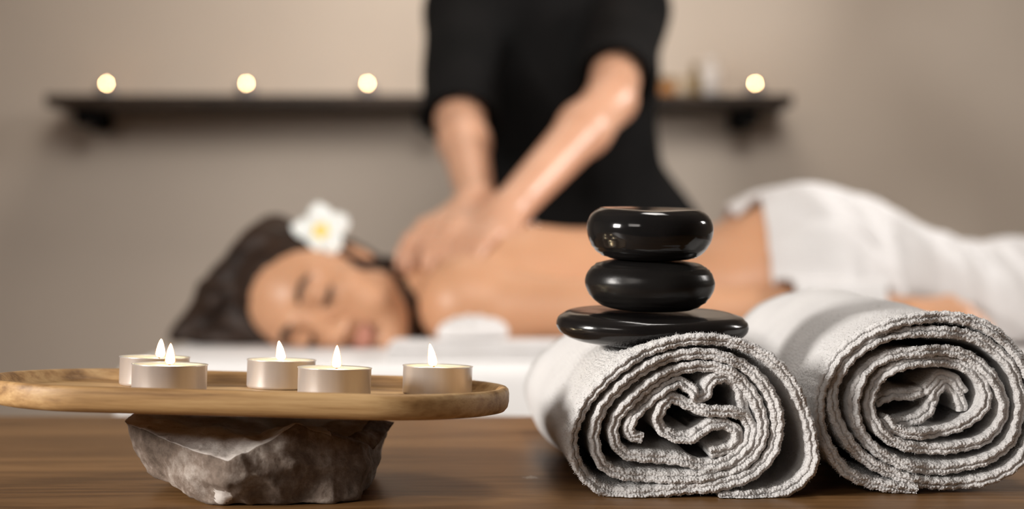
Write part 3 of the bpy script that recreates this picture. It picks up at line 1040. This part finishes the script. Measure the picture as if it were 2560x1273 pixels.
def sheet():
    """White sheet over the mattress with hanging sides."""
    xs = np.linspace(-0.02, 1, 170)
    prof = []   # (y, z) across the bed, hanging in front and behind
    drop = .30
    for t in np.linspace(0, 1, 22): prof.append((BY0 - .004, BZ - drop + (drop - .022) * t))
    for a in np.linspace(0, PI / 2, 6)[1:]: prof.append((BY0 + .018 - .022 * math.cos(a), BZ - .022 + .022 * math.sin(a)))
    for t in np.linspace(0, 1, 60)[1:-1]: prof.append((BY0 + .018 + (BY1 - BY0 - .036) * t, BZ))
    for a in np.linspace(PI / 2, 0, 6): prof.append((BY1 - .018 + .022 * math.cos(a), BZ - .022 + .022 * math.sin(a)))
    for t in np.linspace(0, 1, 22)[1:]: prof.append((BY1 + .004, BZ - .022 - (drop - .022) * t))
    prof = np.array(prof)
    X = np.concatenate([np.full(14, BX0 - .004), BX0 + .018 - .022 * np.cos(np.linspace(0, PI / 2, 6)), np.linspace(BX0 + .03, BX1 + .004, 160)])
    endz = np.concatenate([-drop + (drop - .022) * np.linspace(0, 1, 14), -.022 + .022 * np.sin(np.linspace(0, PI / 2, 6)), np.zeros(160)])
    V = np.zeros((len(X), len(prof), 3))
    for i, x in enumerate(X):
        for j, (y, z) in enumerate(prof):
            zz = min(z, BZ + endz[i])
            hang = max(0, (BZ - .02 - zz)) / drop
            yy = y
            if j < 24: yy = y - abs(.014 * math.sin(x * 19) + .008 * math.sin(x * 43 + 1)) * hang
            V[i, j] = (x - (.0 if i > 14 else abs(.010 * math.sin(y * 23)) * hang), yy, zz)
    I = np.arange(len(X) * len(prof)).reshape(len(X), -1)
    F = np.stack([I[:-1, :-1], I[1:, :-1], I[1:, 1:], I[:-1, 1:]], -1).reshape(-1, 4)
    return V.reshape(-1, 3), F


V, F = sheet()
so = from_arrays('bed_sheet', V, F, M_SHEET)
md = so.modifiers.new('thickness', 'SOLIDIFY')
md.thickness = .0015
md.offset = -1
tag(so, 'white sheet covering the massage table under the lying woman', 'sheet')

# brows and lashes
def head_line(pts, radii, name, m, parent, head):
    bm = tube_bm([Vector(head.p(*p)) for p in pts], radii, 8)
    for v in bm.verts: v.co.z = max(v.co.z, BZ + .0013)
    o = from_bm(name, bm, m, parent)
    return o


# ------------------------------------------------------------------ therapist
def therapist():
    global TF
    sR = np.array((-.082, 2.50, 1.285))        # her right shoulder (at our left)
    sL = np.array((.205, 2.50, 1.285))
    eR = np.array(at(1150, 305, 2.31)); eL = np.array(at(1528, 250, 2.22))
    wR = np.array(at(1192, 508, 2.045)); wL = np.array(at(1268, 530, 1.99))
    f = Field((-.33, 1.86, 0.0), (.46, 2.86, 1.66), .003)
    f.lo = np.array((-0.501 + .003 * 57, 1.68 + .003 * 60, .699 - .003 * 233))
    f.ax = [(f.lo[k] + f.h * np.arange(f.n[k])).astype(np.float32) for k in range(3)]
    TF = f
    cx = .085
    # trunk under the tunic
    f.ell((cx, 2.60, .93), (.155, .105, .12), .05)
    f.ell((cx, 2.57, 1.06), (.125, .095, .14), .05)
    f.ell((cx, 2.545, 1.20), (.150, .105, .13), .05)
    f.cone(sR, sL, .055, .055, .04)
    f.cone((cx, 2.515, 1.30), (cx - .005, 2.475, 1.40), .055, .050, .03)
    for q in (-1, 1):
        f.cone((cx + q * .085, 2.61, .90), (cx + q * .095, 2.62, .50), .085, .055, .03)
        f.cone((cx + q * .095, 2.62, .50), (cx + q * .10, 2.66, .10), .055, .036, .03)
        f.cone((cx + q * .10, 2.665, .06), (cx + q * .115, 2.54, .035), .034, .026, .02)
    # arms
    for s, e, w_ in ((sR, eR, wR), (sL, eL, wL)):
        f.cone(s, e, .048, .038, .02)
        m_ = e + (w_ - e) * .28
        f.cone(e, m_, .038, .0385, .015)
        f.cone(m_, w_, .0385, .0265, .02)
    # hands pressed on the upper back, one over the other
    k1 = np.array(at(1110, 562, 1.985)); k2 = np.array(at(1186, 594, 1.935))
    hand(f, wR + (k1 - wR) * .12, k1 - wR, (-.35, -.45, .80), -1, (.16, .28, .25), .07, .95)
    hand(f, wL + (k2 - wL) * .12, k2 - wL, (-.30, -.50, .80), 1, (.16, .28, .25), .07, .95)
    up = np.array((0, -.30, .954)); fw = np.array((0, -.954, -.30)); rt = np.cross(fw, up)
    H = Head((cx - .01, 2.43, 1.515), rt, fw, up, 1.0)
    H.build(f)
    V, F = f.mesh()
    V = relax(V, F, 2)
    V[:, 2] = np.maximum(V[:, 2], .012)
    p = from_arrays('person', V, F, [M_SKIN_T, M_LIPS])
    cen = V[F].mean(1)
    p.data.polygons.foreach_set('material_index', H.lips(cen).astype(np.int32))
    tag(p, 'therapist in black short-sleeved tunic standing and pressing both hands on the back', 'person')
    # tunic
    t = Field((-.36, 2.06, .70), (.52, 2.92, 1.46), .005)
    t.ell((cx + .02, 2.60, .93), (.185, .125, .15), .05)
    t.ell((cx + .02, 2.575, 1.06), (.160, .118, .16), .06)
    t.ell((cx, 2.55, 1.20), (.178, .126, .14), .06)
    t.cone(sR, sL, .068, .068, .05)
    t.cone((cx, 2.515, 1.30), (cx, 2.50, 1.345), .085, .066, .03)
    for s, e, frac in ((sR, eR, 1.0), (sL, eL, .80)):
        t.cone(s, s + (e - s) * frac, .068, .064, .03, cut=True)
    # flared skirt of the tunic
    t.ell((cx + .02, 2.62, .82), (.235, .15, .20), .07)
    t.ell((cx + .14, 2.64, .80), (.16, .12, .20), .06)
    t.f = np.maximum(t.f, .74 - t.ax[2][None, None, :])
    # open neck and sleeve mouths
    t.cone((cx, 2.50, 1.36), (cx, 2.46, 1.44), .062, .07, .01, 'sub')
    for s, e, frac in ((sR, eR, 1.0), (sL, eL, .80)):
        a = s + (e - s) * (frac - .12)
        t.cone(a, e + (e - s) * .1, .051, .056, .006, 'sub')
    V, F = t.mesh()
    V = relax(V, F, 2)
    # soft creases
    for i in range(len(V)):
        x, y, z = V[i]
        g = (noise.noise(Vector((x * 9 + z * 5, y * 6, z * 7))) * .006 + noise.noise(Vector((x * 26, y * 16, z * 9))) * .003)
        d = np.array((x - cx, y - 2.58, 0))
        V[i] += d / (np.linalg.norm(d) + 1e-6) * g
    tu = from_arrays('tunic', V, F, M_TUNIC, p)
    # buttons
    for (px, py, d) in ((1333, 562, 2.42),):
        bm = bmesh.new()
        bmesh.ops.create_uvsphere(bm, u_segments=16, v_segments=10, radius=.006)
        for v in bm.verts: v.co += at(px, py, d)
        from_bm('button', bm, M_STEEL, tu)
    # trousers
    r_ = Field((-.20, 2.42, .06), (.32, 2.80, .96), .006)
    for q in (-1, 1):
        r_.cone((cx + q * .085, 2.61, .88), (cx + q * .095, 2.62, .50), .102, .075, .03)
        r_.cone((cx + q * .095, 2.62, .50), (cx + q * .10, 2.655, .10), .075, .065, .03)
    r_.ell((cx, 2.61, .88), (.165, .115, .09), .03)
    r_.f = np.maximum(r_.f, .075 - r_.ax[2][None, None, :])
    V, F = r_.mesh()
    from_arrays('trousers', relax(V, F, 2), F, M_TUNIC, p)
    for q in (-1, 1):
        s_ = Field((-.16, 2.38, -.01), (.30, 2.78, .14), .004)
        s_.cone((cx + q * .10, 2.69, .045), (cx + q * .118, 2.50, .036), .042, .036, .02)
        s_.ell((cx + q * .10, 2.67, .06), (.045, .05, .045), .02)
        s_.f = np.maximum(s_.f, .002 - s_.ax[2][None, None, :])
        V, F = s_.mesh()
        V = relax(V, F, 2)
        V[:, 2] = np.maximum(V[:, 2], .001)
        from_arrays('shoe', V, F, M_SHOE, p)
    # hair tied back
    h = Field((-.12, 2.28, 1.38), (.24, 2.66, 1.68), .004)
    h.ell(H.p(0, -.026, .040), (.086, .104, .092), .01, rot=H.Q)
    h.ell(H.p(0, .115, -.030), (.066, .080, .108), .012, 'sub', rot=H.Q)
    h.ell(H.p(0, .075, .010), (.05, .05, .06), .02, 'sub', rot=H.Q)
    h.ell(H.p(0, -.135, .03), (.035, .035, .038), .01, rot=H.Q)
    V, F = h.mesh()
    from_arrays('hair', relax(V, F, 1), F, M_HAIR, p)
    for q in (-1, 1):
        head_line([(q * .014, .099, .021), (q * .026, .0985, .026), (q * .038, .092, .027), (q * .049, .080, .022)], [.0026, .0040, .0036, .0012], 'eyebrow', M_LASH, p, H)
        head_line([(q * .018, .0875, -.006), (q * .025, .0905, -.0085), (q * .032, .0905, -.0095), (q * .040, .086, -.0085), (q * .046, .080, -.006)], [.0014, .0026, .0030, .0028, .0014], 'eyelashes', M_LASH, p, H)


therapist()

# ------------------------------------------------------------------ lying woman
HO = at(815, 761, 1.935)
ang = R(21)
up = np.array((-math.cos(ang), 0.0, math.sin(ang)))
fw = np.array((-.04, -.985, -.16)); fw -= up * (fw @ up); fw /= np.linalg.norm(fw)
rt = np.cross(fw, up)
HW = Head(HO, rt, fw, up, 1.06)
wf = Field((-0.501, 1.68, 0.699), (1.36, 2.40, 1.0), 0.003)
# torso
wf.ell((.05, 2.045, .815), (.215, .165, .088), .04)
wf.ell((-.015, 2.045, .818), (.11, .172, .062), .05)
wf.ell((.21, 2.045, .815), (.17, .140, .080), .05)
wf.ell((.36, 2.045, .825), (.15, .170, .085), .05)
for q in (-1, 1):
    wf.ell((.015, 2.045 + q * .085, .852), (.085, .06, .045), .04)      # shoulder blade
    wf.ell((.405, 2.045 + q * .082, .862), (.105, .088, .088), .04)      # buttock
    wf.cone((.42, 2.045 + q * .088, .818), (.80, 2.045 + q * .095, .790), .086, .050, .04)
    wf.cone((.80, 2.045 + q * .095, .790), (1.02, 2.045 + q * .095, .788), .050, .050, .03)
    wf.cone((1.02, 2.045 + q * .095, .788), (1.24, 2.045 + q * .10, .780), .050, .030, .03)
    wf.cone((1.24, 2.045 + q * .10, .785), (1.325, 2.045 + q * .105, .764), .028, .018, .02)
wf.cone((.30, 2.045, .902), (.0, 2.045, .925), .010, .012, .03, 'sub')   # groove of the spine
# neck and shoulder line
wf.cone(HW.p(0, -.025, -.055), (-.10, 2.04, .806), .054, .052, .03)
wf.cone((-.12, 2.01, .818), (-.06, 1.90, .812), .034, .048, .035)
wf.cone((-.12, 2.07, .818), (-.06, 2.19, .812), .034, .048, .035)
zz = wf.ax[2][None, None, :]
tmp = wf.f < 0
TOP = np.where(tmp.any(2), wf.ax[2][wf.f.shape[2] - 1 - np.argmax(tmp[:, :, ::-1], axis=2)], BZ)   # top profile of trunk and legs, for the towel
# arms along the body
for q, hs in ((-1, -1), (1, 1)):
    yc = 2.045
    ao = .243 if q < 0 else .280
    sh_, el_, wr_ = (-.065, yc + q * .170, .800), (.225, yc + q * (ao - .005), .788), (.462, yc + q * ao, .792)
    wf.cone(sh_, sh_, .056, .056, .03)
    wf.cone(sh_, el_, .048, .038, .02)
    wf.cone(el_, wr_, .040, .025, .015)
    hand(wf, (.485, yc + q * ao, .791), (1, .02, .03), (0, q * .30, .95), hs, (.45, .5, .4), .06, .95)
tmp = wf.f < 0
TOP_ARM = np.where(tmp.any(2), wf.ax[2][wf.f.shape[2] - 1 - np.argmax(tmp[:, :, ::-1], axis=2)], BZ)
HW.build(wf)
# the pressing hands of the therapist dent the back; the bed presses everything below it flat
g0 = np.round((wf.lo - TF.lo) / .003).astype(int)
n_ = np.minimum(wf.n, TF.n - g0)
a0 = np.maximum(0, -g0)
sub = tuple(slice(a0[k], n_[k]) for k in range(3))
tsub = tuple(slice(a0[k] + g0[k], n_[k] + g0[k]) for k in range(3))
wf.f[sub] = np.maximum(wf.f[sub], .0012 - TF.f[tsub])
wf.f = np.maximum(wf.f, (BZ + 0.0015) - zz)
WV, WF_ = wf.mesh()
WV = relax(WV, WF_, 2)
WV[:, 2] = np.maximum(WV[:, 2], BZ + 0.0012)
woman = from_arrays('person', WV, WF_, [M_SKIN_W, M_LIPS])
cen = WV[WF_].mean(1)
woman.data.polygons.foreach_set('material_index', HW.lips(cen).astype(np.int32))
tag(woman, 'bare-backed woman lying face turned to us, eyes closed, under a white towel', 'person')


for q in (-1, 1):
    head_line([(q * .014, .099, .021), (q * .026, .0985, .026), (q * .038, .092, .027), (q * .049, .080, .022)], [.0026, .0040, .0036, .0012], 'eyebrow', M_LASH, woman, HW)
    head_line([(q * .018, .0875, -.006), (q * .025, .0905, -.0085), (q * .032, .0905, -.0095), (q * .040, .086, -.0085), (q * .046, .080, -.006)], [.0014, .0026, .0030, .0028, .0014], 'eyelashes', M_LASH, woman, HW)


def woman_hair():
    hf = Field((-.52, 1.80, .70), (-.05, 2.22, .99), 0.003)
    H = HW
    # cap over the skull, clear of the face
    hf.ell(H.p(0, -.026, .040), (.089, .106, .094), .01, rot=H.Q)
    hf.ell(H.p(0, -.045, -.02), (.080, .075, .085), .03, rot=H.Q)
    hf.ell(H.p(0, .115, -.030), (.0635, .078, .105), .012, 'sub', rot=H.Q)
    hf.ell(H.p(0, .075, .015), (.050, .050, .062), .02, 'sub', rot=H.Q)
    # long hair swept back and falling over the end of the bed
    rs = random.Random(4)
    for k in range(70):
        a = rs.uniform(-1, 1)
        s0 = H.p(-.05 * a - .01, -.02 + rs.uniform(-.05, .03), .105 + rs.uniform(-.04, .015))
        e = np.array(at(rs.uniform(436, 575), rs.uniform(846, 876), rs.uniform(1.92, 2.06)))
        e[2] = max(e[2], BZ + .010)
        mid = (s0 + e) / 2 + np.array((-.002 + .012 * a, rs.uniform(-.02, .02), .002 + .016 * rs.random()))
        r0 = rs.uniform(.010, .017)
        hf.cone(s0, mid, r0, r0 * .85, .016)
        hf.cone(mid, e, r0 * .85, .005, .016)
    # lower side lying on the bed below the brow
    for k in range(18):
        s0 = H.p(.055, -.01 + rs.uniform(-.03, .04), .07 + rs.uniform(-.03, .03))
        e = np.array(at(rs.uniform(500, 690), 868, rs.uniform(1.885, 1.95)))
        e[2] = max(e[2], BZ + .008)
        hf.cone(s0, e, .016, .007, .016)
    # lock falling behind the jaw to the bed
    for k in range(12):
        s0 = H.p(-.055 + rs.uniform(-.01, .01), -.045 + rs.uniform(-.015, .02), -.055)
        e1 = np.array(at(1000 + rs.uniform(-14, 18), 760, 1.925))
        e2 = np.array(at(1015 + rs.uniform(-22, 18), 866, 1.895))
        e2[2] = max(e2[2], BZ + .008)
        hf.cone(s0, e1, .015, .013, .008)
        hf.cone(e1, e2, .013, .007, .008)
    hf.ell((-.156, 1.962, .856), (.022, .024, .022), .004, 'sub')      # clear of the pressing fingertips
    V, F = hf.mesh()
    V = relax(V, F, 1)
    for i in range(len(V)):
        p = Vector(V[i])
        L = np.linalg.inv(H.Q) @ (V[i] - H.o)
        g = noise.noise(Vector((L[0] * 90, L[1] * 90, L[2] * 10))) * .0016
        V[i] += (V[i] - H.o) / (np.linalg.norm(V[i] - H.o) + 1e-6) * g
    V[:, 2] = np.maximum(V[:, 2], BZ + .0013)
    return from_arrays('hair', V, F, M_HAIR, woman)


woman_hair()


# ------------------------------------------------------------------ flower in her hair
def flower():
    c = at(802, 578, 1.905)
    fwd = Vector((-.05, -.93, .36)).normalized()
    X = Vector((1, 0, 0)) - fwd * fwd.x
    X.normalize()
    Y = fwd.cross(X)
    root = tag(empty('plumeria_flower', c), 'white five-petalled flower with yellow heart tucked in the dark hair', 'flower')
    for k in range(5):
        a = PI / 2 + 2 * PI * k / 5 + .08
        bm = bmesh.new()
        rows = []
        nu, nv = 18, 11
        for i in range(nu):
            u = i / (nu - 1)
            wd = .0165 * (math.sin(PI * min(1, (u * .86 + .10)) ** 1.15) ** .75)
            row = []
            for j in range(nv):
                v = -1 + 2 * j / (nv - 1)
                l = .004 + .036 * u
                s = v * wd
                h = .010 * u ** 1.6 - .006 * u ** 4 + .0045 * v * u - .0035 * v * v * u
                p = (X * math.cos(a) + Y * math.sin(a)) * l + (-X * math.sin(a) + Y * math.cos(a)) * s + fwd * h
                row.append(bm.verts.new(p))
            rows.append(row)
        for i in range(nu - 1):
            for j in range(nv - 1):
                f_ = bm.faces.new((rows[i][j], rows[i + 1][j], rows[i + 1][j + 1], rows[i][j + 1]))
                f_.material_index = 1 if i < 3 else 0
        o = from_bm('petal', bm, [M_PETAL, M_YELLOW], root)
        md = o.modifiers.new('thickness', 'SOLIDIFY')
        md.thickness = .0008
    bm = bmesh.new()
    bmesh.ops.create_uvsphere(bm, u_segments=24, v_segments=14, radius=.0045)
    for v in bm.verts: v.co += fwd * .002
    from_bm('flower_center', bm, M_YELLOW, root)
    from_bm('flower_tube', tube_bm([Vector((0, 0, 0)), -fwd * .008 + Vector((0, 0, -.003)), -fwd * .016 + Vector((0, 0, -.010)), -fwd * .022 + Vector((0, 0, -.020))], [.004, .003, .0025, .002], 12), M_PETAL, root)


flower()


# ------------------------------------------------------------------ towel over her hips and legs
def drape():
    xs = np.arange(.285, 1.345, .006)
    ys = np.arange(1.715, 2.395, .006)
    ix = np.clip(((xs - wf.lo[0]) / wf.h).round().astype(int), 0, wf.n[0] - 1)
    iy = np.clip(((ys - wf.lo[1]) / wf.h).round().astype(int), 0, wf.n[1] - 1)
    Z = TOP[np.ix_(ix, iy)].astype(float)
    # taut cloth: widen (grey dilation), then smooth
    D = Z.copy()
    for _ in range(3):
        E = D.copy()
        E[1:] = np.maximum(E[1:], D[:-1] - .003); E[:-1] = np.maximum(E[:-1], D[1:] - .003)
        E[:, 1:] = np.maximum(E[:, 1:], D[:, :-1] - .006); E[:, :-1] = np.maximum(E[:, :-1], D[:, 1:] - .006)
        D = E
    def blur(A, n):
        for _ in range(n):
            P = np.pad(A, 1, 'edge')
            A = (P[:-2, 1:-1] + P[2:, 1:-1] + P[1:-1, :-2] + P[1:-1, 2:] + 2 * P[1:-1, 1:-1]) / 6
        return A
    # the cloth bridges between the legs and slopes to the bed
    B = blur(D, 30)
    for _ in range(6):
        B = blur(np.maximum(B, D), 6)
    S = np.maximum(B, D + .004) + .008
    Yn = np.broadcast_to(ys[None, :], S.shape)
    Xn = np.broadcast_to(xs[:, None], S.shape)
    hang = np.clip((Yn - 1.850) / .030, 0, 1)
    hang = np.where(Xn < .70, hang * hang * (3 - 2 * hang), 1)
    S = BZ + .004 + (S - BZ - .004) * np.maximum(hang, np.clip((Xn - .66) / .06, 0, 1))
    far = np.clip((2.258 - Yn) / .030, 0, 1)
    S = BZ + .004 + (S - BZ - .004) * np.maximum(far * far * (3 - 2 * far), np.clip((Xn - .66) / .06, 0, 1))
    X, Yg = np.meshgrid(xs, ys, indexing='ij')
    # folds running diagonally from the hip down to the near side
    u = (X - .40) * .80 + (Yg - 2.05) * .60
    hgt = np.clip((S - BZ) / .10, .15, 1)
    amp = np.clip((X - .42) / .15, 0, 1) * np.clip(hgt, .2, 1)
    folds = .017 * np.maximum(0, np.sin(u * 42 + .6 * np.sin(Yg * 14))) ** 2 + .012 * np.maximum(0, np.sin(u * 23 + 1.3 + .8 * np.sin(X * 9))) ** 2
    side = np.clip((1.95 - Yg) / .06, 0, 1) * np.clip((S - BZ) / .05, 0, 1)
    wrk = .013 * np.sin(X * 95 + 2 * np.sin(Yg * 40)) * side * np.clip((X - .34) / .06, 0, 1)
    S = S + folds * amp + np.maximum(wrk, 0)
    # over the forearm, up to the wrist
    A2 = TOP_ARM[np.ix_(ix, iy)].astype(float)
    for _ in range(3):
        Pd = np.pad(A2, 1, 'edge')
        A2 = np.maximum.reduce([Pd[1:-1, 1:-1], Pd[:-2, 1:-1], Pd[2:, 1:-1], Pd[1:-1, :-2], Pd[1:-1, 2:]])
    A2 = blur(A2, 2) + .013
    near = np.clip((1.895 - Yg) / .03, 0, 1) * np.clip((.525 - X) / .02, 0, 1)
    S = np.where(near > 0, np.maximum(S, BZ + .004 + (A2 - BZ - .004) * near), S)
    # near edge: in front of the hip it tucks to the bed, at the hand it stays behind the fingers
    yedge = 1.846 - .12 * np.clip((X - .66) / .10, 0, 1) - .105 * np.clip((.495 - X) / .03, 0, 1) + .004 * np.sin(X * 31)
    keepm = Yg >= yedge
    # far edge likewise
    keepm &= Yg <= 2.262 + .13 * np.clip((X - .68) / .10, 0, 1) + .003 * np.sin(X * 21)
    # slanted front hem across the waist
    keepm &= X >= .336 - (Yg - 1.87) * .07 + .003 * np.sin(Yg * 33)
    S = np.maximum(S, BZ + .004)
    idx = np.arange(S.size).reshape(S.shape)
    q = np.stack([idx[:-1, :-1], idx[1:, :-1], idx[1:, 1:], idx[:-1, 1:]], -1)
    km = keepm[:-1, :-1] & keepm[1:, :-1] & keepm[1:, 1:] & keepm[:-1, 1:]
    F = q[km]
    V = np.stack([X, Yg, S], -1).reshape(-1, 3)
    used = np.unique(F)
    re = np.full(len(V), -1)
    re[used] = np.arange(len(used))
    o = from_arrays('body_towel', V[used], re[F], M_BODYTOWEL)
    md = o.modifiers.new('thickness', 'SOLIDIFY')
    md.thickness = .005
    md.offset = 1
    md2 = o.modifiers.new('soften', 'SUBSURF')
    md2.levels = md2.render_levels = 1
    tag(o, 'white towel draped in folds over the hips and legs of the lying woman', 'towel')


drape()


# ------------------------------------------------------------------ folded towel and small cloth on the bed edge
def folded_towel():
    x0, x1 = (967 - 1280) / FPX * 1.68, .55
    y0, y1 = 1.655, 1.732
    bm = bmesh.new()
    tmp = []
    for k in range(2):
        b = box_bm(x0 + .003 * k, x1 - .004 * k, y0 + .003 * k, y1 - .002 * k, BZ + .0006 + k * .0105, BZ + .0106 + k * .0105, .0045, 4)
        me = bpy.data.meshes.new('tmp')
        b.to_mesh(me)
        bm.from_mesh(me)
        bpy.data.meshes.remove(me)
        b.free()
    return bm


o = from_bm('folded_towel', folded_towel(), M_DRAPE)
tag(o, 'flat folded white towel lying along the near edge of the massage table', 'towel')


def face_cloth():
    f = Field((-.12, 1.655, .745), (.03, 1.80, .83), .0018)
    z0 = BZ + .0225
    c = at(1180, 846, 1.715)
    f.ell((c.x, c.y, z0 + .008), (.038, .030, .021), .006)
    f.ell((c.x - .02, c.y - .006, z0 + .006), (.022, .022, .014), .006)
    f.ell((c.x + .024, c.y + .004, z0 + .007), (.020, .024, .016), .006)
    for k in range(5):
        a = -.9 + .42 * k
        f.cone((c.x - .034 + .016 * k, c.y - .034, z0 + .016), (c.x - .022 + .014 * k, c.y + .03, z0 + .034), .0022, .0022, .006, 'sub')
    f.f = np.maximum(f.f, (z0 + .0004) - f.ax[2][None, None, :])
    V, F = f.mesh()
    V = relax(V, F, 2)
    V[:, 2] = np.maximum(V[:, 2], z0 + .0003)
    return from_arrays('face_cloth', V, F, M_DRAPE)


tag(face_cloth(), 'small bunched white cloth lying before the shoulder of the woman', 'cloth')
